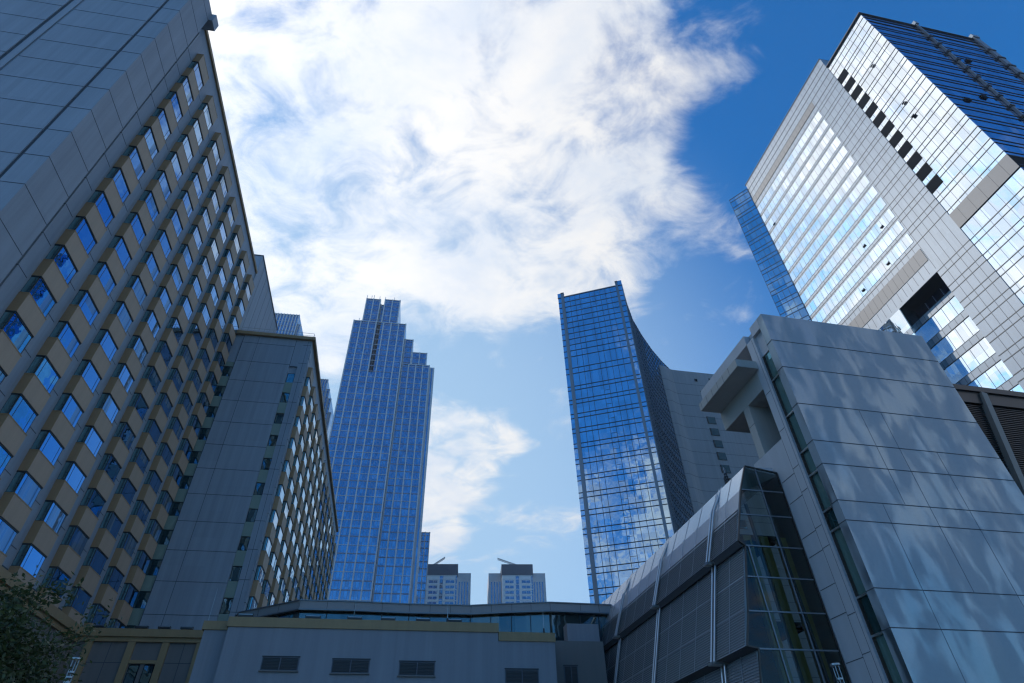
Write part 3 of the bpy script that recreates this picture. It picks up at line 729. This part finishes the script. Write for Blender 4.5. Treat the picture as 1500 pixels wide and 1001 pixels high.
# dark louvred annex right of the block
X = Root('louvred_annex', 'dark louvred annex with a slanting steel post, behind the right edge of clad block', 'building', BA, 35.2, 27)
b = X.mb(); b.box(35.1, 60, 27.4, 40, -EY, 24.6, 'interior_dark'); b.done('wall')
b = X.mb(); b.box(34.9, 60, 26.9, 40, 24.3, 24.75, 'bronze'); b.box(35, 60, 27.05, 27.4, 23.3, 24.3, 'bronze'); b.done('roof_edge')
b = X.mb()
for z in lin(0, 23.2, .17): b.box(35.1, 60, 27.2, 27.4, z, z+.06, 'bronze')
b.done('louvres')
b = X.mb(); b.bar((41.6, 27.05, 24.2), (38.6, 27.05, 12.0), .45, 'bronze_pale'); b.bar((38.6, 27.05, 12.0), (36.6, 27.05, 4.0), .45, 'bronze_pale'); b.done('slanting_post')

# ------------------------------------------------------------------ louvred arcade building
A = Root('louvred_arcade', 'long low building with stepped louvred glass flanks, twin rod ribs and a dark glazed gable', 'building', BA, 18.5, 27.7)
PR = [(20.47, 16.74), (19.73, 15.18), (18.65, 12.11), (18.98, 11.87), (18.08, 8.47), (17.54, 6.9), (18.1, 6.8), (17.2, 3.0), (16.6, -EY)]
UA0, UA1 = 27.75, 57.6
b = A.mb(); b.prof([(20.47, 16.74), (19.76, 15.24), (20.2, 15.24), (22.45, 16.3), (22.45, 16.9)], UA0+.1, UA1, 'roof_glass'); b.done('roof')
segs = [((19.73, 15.18), (18.65, 12.11)), ((18.98, 11.87), (17.54, 6.9)), ((18.1, 6.8), (16.6, -EY))]
def swept(b, p, q, t, u0, u1, mat, off=0.):
    d = Vector((q[0]-p[0], q[1]-p[1])).normalized(); nn = Vector((d.y, -d.x))   # outward (to -v)
    if nn.x > 0: nn = -nn
    a = Vector(p)+nn*off; c = Vector(q)+nn*off
    b.prof([tuple(a), tuple(c), tuple(c-nn*t), tuple(a-nn*t)], u0, u1, mat)
for i, (p, q) in enumerate(segs):
    b = A.mb(); swept(b, p, q, .12, UA0+.1, UA1, 'louvre_panel'); b.done('flank_panel')
    b = A.mb(); P_, Q_ = Vector(p), Vector(q); L = (Q_-P_).length; n_ = int(L/.13)
    d = (Q_-P_).normalized(); nn = Vector((d.y, -d.x)); nn = -nn if nn.x > 0 else nn
    st = int(1.2/.13) if i == 0 else 0
    for k in range(st, n_):
        a = P_+d*(k+.5)*.13
        b.prof([tuple(a), tuple(a+nn*.05+d*.035), tuple(a+nn*.05+d*.05), tuple(a+d*.02)], UA0+.12, UA1, 'louvre_fin')
    b.done('louvre_fins')
    b = A.mb()
    for u in lin(29.3, 57, 2.0): swept(b, p, q, .02, u, u+.035, 'louvre_fin', .075)
    for f in (.33, .66) if i else (.45,):
        m_ = P_+(Q_-P_)*f; swept(b, tuple(m_), tuple(m_+d*.05), .02, UA0+.1, UA1, 'louvre_fin', .08)
    b.done('panel_seams')
b = A.mb(); 
for u in lin(29.3, 57, 2.0): swept(b, (20.47, 16.74), (19.73, 15.18), .02, u, u+.03, 'metal_grey', .015)
swept(b, (20.47, 16.74), (19.73, 15.18), .1, UA0+.1, UA1, 'roof_glass'); b.done('roof_band')
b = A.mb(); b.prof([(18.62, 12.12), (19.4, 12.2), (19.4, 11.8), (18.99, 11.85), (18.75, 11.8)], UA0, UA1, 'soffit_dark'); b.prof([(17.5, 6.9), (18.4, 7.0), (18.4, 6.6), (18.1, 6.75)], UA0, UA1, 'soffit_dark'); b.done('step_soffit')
for u in (30.9, 39.0, 46.7, 54.1):
    b = A.mb()
    for du in (-.17, .17):
        pts = [(20.62, 16.9), (19.6, 15.24), (18.42, 12.0)]
        for i in range(2): b.bar((pts[i][0], u+du, pts[i][1]), (pts[i+1][0], u+du, pts[i+1][1]), .13, 'steel', n=8)
        pts = [(18.78, 11.9), (17.34, 6.8)]
        b.bar((pts[0][0], u+du, pts[0][1]), (pts[1][0], u+du, pts[1][1]), .13, 'steel', n=8)
        b.bar((17.9, u+du, 6.8), (16.4, u+du, -EY), .13, 'steel', n=8)
    rb = b.done('rib')
    b = A.mb(); b.box(18.25, 19.0, u-.28, u+.28, 11.9, 12.02, 'steel'); b.done('bracket', rb)
    b = A.mb(); b.box(17.2, 18.2, u-.28, u+.28, 6.72, 6.84, 'steel'); b.done('bracket', rb)
# gable
GY = 27.7
gp = PR + [(22.5, -EY), (22.5, 16.45)]
b = A.mb(); b.poly([(v, GY, z) for v, z in gp], 'gable_glass'); b.done('gable_glazing')
b = A.mb()
edge = lambda z: next(PR[i][0]+(PR[i+1][0]-PR[i][0])*(PR[i][1]-z)/(PR[i][1]-PR[i+1][1]) for i in range(len(PR)-1) if PR[i][1] >= z >= PR[i+1][1] and PR[i][1] != PR[i+1][1])
for z in (15.18, 13.65, 11.86, 10.2, 8.5, 6.78, 5.0, 3.2): b.bar((edge(z), GY-.02, z), (22.5, GY-.02, z), .07, 'metal_grey')
b.bar((21.08, GY-.03, 16.6), (21.08, GY-.03, -EY), .07, 'metal_grey'); b.bar((19.15, GY-.03, 11.86), (19.35, GY-.03, -EY), .07, 'metal_grey')
for i in range(len(PR)-1): b.bar((PR[i][0], GY-.03, PR[i][1]), (PR[i+1][0], GY-.03, PR[i+1][1]), .08, 'bronze')
b.bar((20.47, GY-.03, 16.74), (22.5, GY-.03, 16.45), .08, 'bronze'); b.bar((22.47, GY-.03, 16.45), (22.47, GY-.03, -EY), .07, 'bronze')
b.done('gable_frame')
b = A.mb()
for v in (19.55, 20.6, 21.75): b.box(v, v+.5, 28.5, 28.8, -EY, 12.8, 'interior_beige')
b.done('interior_column')
b = A.mb()
for z in (12.9, 8.2, 3.8): b.box(19.3, 22.4, 29.4, 50, z, z+.35, 'interior_dark')
b.box(19.5, 22.4, 32, 32.3, -EY, 13.2, 'interior_dark'); b.done('interior_floor')
b = A.mb()
for v0_ in (20.2, 21.6): b.bar((v0_, 28.3, 14.6), (v0_+.3, 28.4, 3), .14, 'metal_grey')
b.done('interior_strut')

# beacon on the arcade roof
bp = dirv(21.4, 0)*37.2; q = basis(BA); v1, u1 = Vector((bp.x, bp.y)).dot(q[0]), Vector((bp.x, bp.y)).dot(q[1])
Z = Root('roof_beacon', 'small dark ribbed beacon standing on the ridge of the louvred arcade', 'beacon', BA, v1, u1, z0=16.6)
b = Z.mb()
for k in range(5): b.bar((v1, u1, 17.0+.19*k), (v1, u1, 17.09+.19*k), .42-.05*k, 'frame_dark', n=12)
b.bar((v1, u1, 16.6), (v1, u1, 18.15), .12, 'metal_grey', n=8); b.done('ribbed_body')
b = Z.mb(); b.bar((v1, u1, 18.1), (v1, u1, 18.3), .16, 'metal_grey', .05, n=8); b.done('cap')

# ------------------------------------------------------------------ podium buildings in front
def floodlight(v, u, z, label, az=HA):
    t = Root('floodlight', label, 'floodlight', az, v, u, 'small floodlights along the podium parapets', z0=z)
    b = t.mb(); b.box(v-.5, v+.5, u-.05, u+.25, z+.14, z+.32, 'frame_dark'); b.box(v-.46, v+.46, u-.06, u-.05, z+.26, z+.31, 'lamp_steel'); b.done('housing')
    b = t.mb(); b.bar((v-.3, u+.1, z), (v-.3, u+.1, z+.16), .05, 'frame_dark'); b.bar((v+.3, u+.1, z), (v+.3, u+.1, z+.16), .05, 'frame_dark'); b.done('bracket')
def rod(v, u, z, h, label, az=HA):
    t = Root('lightning_rod', label, 'lightning rod', az, v, u, 'thin lightning rods on the podium roofs', z0=z)
    b = t.mb(); b.bar((v, u, z+.3), (v, u, z+h), .045, 'steel', .02, n=6); b.done('rod')
    b = t.mb(); b.bar((v, u, z), (v, u, z+.35), .16, 'frame_dark', .1, n=8); b.done('foot')
def vent(t, v0, v1, u, z0, z1):
    b = t.mb(); b.box(v0, v1, u-.05, u+.02, z0, z1, 'wall_edge')
    b.box(v0+.06, v1-.06, u-.06, u-.04, z0+.06, z1-.06, 'frame_dark'); b.box(v0-.06, v1+.06, u-.14, u, z0-.07, z0, 'podium_grey'); b.box(v0-.03, v1+.03, u-.10, u, z1, z1+.04, 'frame_dark')
    z = z0+.1
    while z < z1-.1: b.box(v0+.06, v1-.06, u-.09, u-.05, z, z+.025, 'vent_fin'); z += .085
    b.box((v0+v1)/2-.03, (v0+v1)/2+.03, u-.11, u, z0, z1, 'wall_edge'); b.done('vent_louvre')
Pd = Root('podium_block', 'long blue-grey podium wall with tan coping and dark louvred vents at the bottom centre', 'building', HA, -6, 44)
b = Pd.mb(); b.box(-11.0, 7.0, 44, 50, -EY, 11.3, 'podium_wall'); b.box(7.0, 11.05, 44.02, 50, -EY, 10.75, 'podium_wall'); b.box(-12.6, -11.0, 44.6, 50, -EY, 11.2, 'podium_wall'); b.done('wall')
b = Pd.mb(); b.box(-11.1, 7.02, 43.9, 50.1, 11.25, 11.85, 'tan_trim'); b.done('coping')
b = Pd.mb(); b.box(7.02, 11.1, 43.93, 50.1, 10.72, 11.3, 'tan_trim'); b.done('coping'); b = Pd.mb(); b.box(-12.75, -11.1, 44.5, 50.1, 11.18, 11.72, 'tan_trim'); b.done('coping')
for v0_, v1_, z0_, z1_ in ((-8.4, -6.1, 8.7, 9.5), (-4.0, -1.6, 8.6, 9.42), (.33, 2.7, 8.5, 9.34), (7.45, 9.75, 8.1, 8.97)): vent(Pd, v0_, v1_, 44, z0_, z1_)
for i, v in enumerate((-10.2, -5.8, -3.0, -.72, 1.7, 3.95)):
    floodlight(v, 44.4, 11.85, ['small black floodlight on the coping, nearest the hotel wing', 'second small floodlight from the left on the podium coping', 'third small floodlight from the left on the podium coping', 'fourth small floodlight from the left on the podium coping', 'fifth small floodlight from the left on the podium coping', 'last floodlight on the coping beside the tall thin rod'][i])
rod(3.4, 44.3, 11.85, 1.3, 'thin white lightning rod at the right end of the long tan coping')
rod(10.35, 44.2, 11.3, 1.6, 'thin white lightning rod on the short lower tan coping')

L = Root('entrance_annex', 'low annex at the bottom left with a deep tan cornice, tan pilasters and dark windows', 'building', HA, -20, 58)
b = L.mb(); b.box(-26.6, -15.5, 58, 64, -EY, 13.5, 'podium_grey'); b.box(-26.7, -26.0, 27, 58, -EY, 13.4, 'podium_grey'); b.done('wall')
b = L.mb(); b.box(-26.6, -15.3, 57.55, 64.2, 13.8, 14.4, 'tan_trim'); b.box(-26.6, -15.45, 57.75, 64.1, 13.45, 13.8, 'tan_trim'); b.box(-26.7, -25.6, 27, 57.6, 13.7, 14.35, 'tan_trim'); b.box(-26.7, -25.8, 27, 57.7, 13.3, 13.7, 'tan_trim'); b.done('cornice')
for v in (-25.2, -21.95, -19.3, -16.6):
    b = L.mb(); b.box(v, v+.55, 57.8, 58.05, -EY, 13.45, 'tan_trim'); b.done('pilaster')
b = L.mb(); b.box(-21.4, -19.3, 57.85, 58.02, 11.85, 12.1, 'tan_trim'); b.box(-24.65, -15.5, 57.985, 58.02, 11.9, 11.94, 'joint')
for v in (-23.3, -17.6): b.box(v, v+.04, 57.985, 58.02, -EY, 13.4, 'joint')
b.done('wall_trim')
for v in (-21.3, -20.15):
    b = L.mb(); b.box(v, v+.8, 57.93, 58.02, 8.5, 11.8, 'louvre_dark'); b.box(v+.06, v+.74, 57.9, 57.93, 8.6, 11.7, 'strip_glass'); b.done('window')
b = L.mb(); b.box(-15.5, -14.2, 58.3, 64, -EY, 13.0, 'podium_wall'); b.box(-15.3, -14.4, 58.22, 58.32, 11.2, 12.2, 'louvre_dark'); b.done('side_bay')
for i, v in enumerate((-24.7, -21.4, -19.6, -17.8)):
    floodlight(v, 57.9, 14.4, ['small floodlight on the cornice below the staggered bay windows', 'floodlight on the left cornice under the stair windows', 'floodlight on the left cornice under the blank end wall', 'rightmost floodlight on the left cornice'][i])
rod(-16.4, 58.4, 14.4, 3.7, 'tall thin lightning rod in front of the hotel wing end wall')

G = Root('canopy_building', 'low faceted glass pavilion with a dark metal roof band behind the podium wall', 'building', HA, 0, 52.5)
line = [(-15.3, 61), (-13.5, 56.3), (-8.1, 52.45), (-3.7, 52.4), (.8, 52.65), (6., 52.55), (9.4, 51.7), (12.6, 51.05), (15.3, 51.15), (22, 51.4)]
b = G.mb(); b.prism([(v, u+.5) for v, u in line]+[(22, 64), (-15.3, 64)], -EY, 15.2, 'canopy_glass'); b.done('glass_wall')
b = G.mb()
for i in range(len(line)-1):
    b.ob(line[i], line[i+1], 14.9, 15.5, .6, 'canopy_metal'); b.ob(line[i], line[i+1], 15.5, 15.58, .9, 'metal_grey', .08); b.ob(line[i], line[i+1], 14.8, 14.9, .3, 'metal_grey', .03)
b.prism([(v, u+.5) for v, u in line]+[(22, 64), (-15.3, 64)], 15.2, 15.5, 'canopy_metal')
b.done('roof_band')
b = G.mb()
for i in range(len(line)-1):
    p, q_ = Vector(line[i]), Vector(line[i+1]); n_ = max(1, round((q_-p).length/1.9))
    for j in range(n_):
        a = p+(q_-p)*j/n_; d = (q_-p).normalized()*.07; b.ob(tuple(a+Vector((0, .5))), tuple(a+d+Vector((0, .5))), 5, 14.8, .02, 'frame_dark', .06); b.ob(tuple(a), tuple(a+d*.4), 14.9, 15.5, .02, 'line_dark', .012)
b.done('mullions')
rod(-3.6, 51.9, 11.9, 3.9, 'thin rod standing before the glass pavilion left of the long podium wall centre')
Q = Root('service_block', 'plain grey service block with a small louvred vent squeezed between podium and arcade', 'building', HA, 14, 47)
b = Q.mb(); b.box(11.2, 15.6, 47, 51, -EY, 11.55, 'podium_grey'); b.done('wall')
vent(Q, 12.35, 13.4, 47, 8.6, 9.85)
b = Q.mb(); b.box(13.35, 16.0, 48.9, 50, 11.6, 13.3, 'podium_wall'); b.done('roof_screen')

# ------------------------------------------------------------------ street lamps
def lamp(az, dist, ztop, label):
    p = dirv(az, 0)*dist
    t = Root('street_lamp', label, 'street lamp', 0, p.x, p.y, 'slim steel street lamps')
    b = t.mb(); b.bar((p.x, p.y, -EY), (p.x, p.y, ztop-1.3), .14, 'lamp_steel', .10, n=12); b.done('post')
    b = t.mb()
    for k in range(8): b.bar((p.x, p.y, ztop-1.2+.12*k), (p.x, p.y, ztop-1.16+.12*k), .17, 'lamp_steel', n=16)
    for j in range(3):
        a = j*2.094; b.bar((p.x+.08*math.cos(a), p.y+.08*math.sin(a), ztop-1.3), (p.x+.08*math.cos(a), p.y+.08*math.sin(a), ztop), .016, 'lamp_steel')
    b.done('louvre_head')
    b = t.mb(); b.bar((p.x, p.y, ztop-.04), (p.x, p.y, ztop), .24, 'lamp_steel', n=16); b.done('cap')
lamp(-34.75, 21, 4.05, 'slim steel street lamp with a louvred head below the tan cornice at the bottom left')
lamp(25.35, 18.5, 3.25, 'slim steel street lamp with a louvred head in front of the dark glazed gable')

# ------------------------------------------------------------------ tree (bottom left)
tp = dirv(-42.3, 0)*14.2
tr = Root('leafy_tree', 'dark leafy tree crown reaching into the bottom left corner', 'tree', 0, tp.x, tp.y)
b = tr.mb(); rnd = random.Random(5)
trunk = [(0, 0, -EY, .30), (.05, .03, -.8, .24), (-.04, .08, .4, .20), (.0, .0, 1.7, .15), (.1, .05, 2.9, .07)]
for i in range(4):
    a, c = trunk[i], trunk[i+1]; b.bar((tp.x+a[0], tp.y+a[1], a[2]), (tp.x+c[0], tp.y+c[1], c[2]), a[3], 'bark', c[3], n=10)
tips = []
for k in range(26):
    a = rnd.uniform(0, 6.28); h = rnd.uniform(.2, 2.6); ln = rnd.uniform(.9, 1.75)*(1.15-.25*abs(h-1.3)); e = (tp.x+math.cos(a)*ln, tp.y+math.sin(a)*ln, min(h+rnd.uniform(.2, .8), 3.1))
    b.bar((tp.x, tp.y, h*.9), e, .09, 'bark', .025, n=6); tips.append(e)
    for j in range(5):
        e2 = (e[0]+rnd.uniform(-.6, .6), e[1]+rnd.uniform(-.6, .6), min(e[2]+rnd.uniform(-.25, .5), 3.35)); f = rnd.uniform(.35, .9)
        s0 = (tp.x+(e[0]-tp.x)*f, tp.y+(e[1]-tp.y)*f, h*.9+(e[2]-h*.9)*f); b.bar(s0, e2, .035, 'bark', .010, n=5); tips.append(e2)
b.done('trunk')
lf = tr.mb()
fill = []
while len(fill) < 150:
    q = Vector((rnd.uniform(-1, 1), rnd.uniform(-1, 1), rnd.uniform(-1, 1)))
    if .35 < q.length < 1: fill.append((tp.x+q.x*1.65, tp.y+q.y*1.65, 1.45+q.z*1.75))
for (x, y, z) in tips + fill:
    nleaf = rnd.randint(120, 260); sg = rnd.uniform(.13, .26)
    ax = Vector((rnd.gauss(0, 1), rnd.gauss(0, 1), rnd.gauss(0, .6))).normalized()*rnd.uniform(.05, .3)
    for _ in range(nleaf):
        c = Vector((x+rnd.gauss(0, sg), y+rnd.gauss(0, sg), z+rnd.gauss(0, sg*.7)))+ax*rnd.gauss(0, 1)
        d = Vector((rnd.gauss(0, 1), rnd.gauss(0, 1), rnd.gauss(-.2, .7))).normalized(); e = d.cross(Vector((rnd.gauss(0, 1), rnd.gauss(0, 1), rnd.gauss(0, 1)))).normalized()
        l = rnd.uniform(.035, .065); w = l*.42
        lf.poly([tuple(c-d*l), tuple(c+e*w), tuple(c+d*l), tuple(c-e*w)], 'leaf')
me = bpy.data.meshes.new('crown'); me.from_pydata(lf.V, [], lf.F); me.materials.append(MAT['leaf']); o = bpy.data.objects.new('crown', me); COL.objects.link(o); o.parent = tr.o

# ------------------------------------------------------------------ air
m, n, out = newmat('haze_air'); vp = n.n('ShaderNodeVolumePrincipled'); vp.inputs['Density'].default_value = .00022; vp.inputs['Color'].default_value = (.80, .90, 1, 1); vp.inputs['Anisotropy'].default_value = .3
n.t.links.new(vp.outputs[0], out.inputs[1])
hz = MB().prism([(-905, -905), (905, -905), (905, 905), (-905, 905)], -1.5, 240, 'haze_air').done('haze', None); hz['kind'] = 'stuff'
sc.cycles.volume_bounces = 0
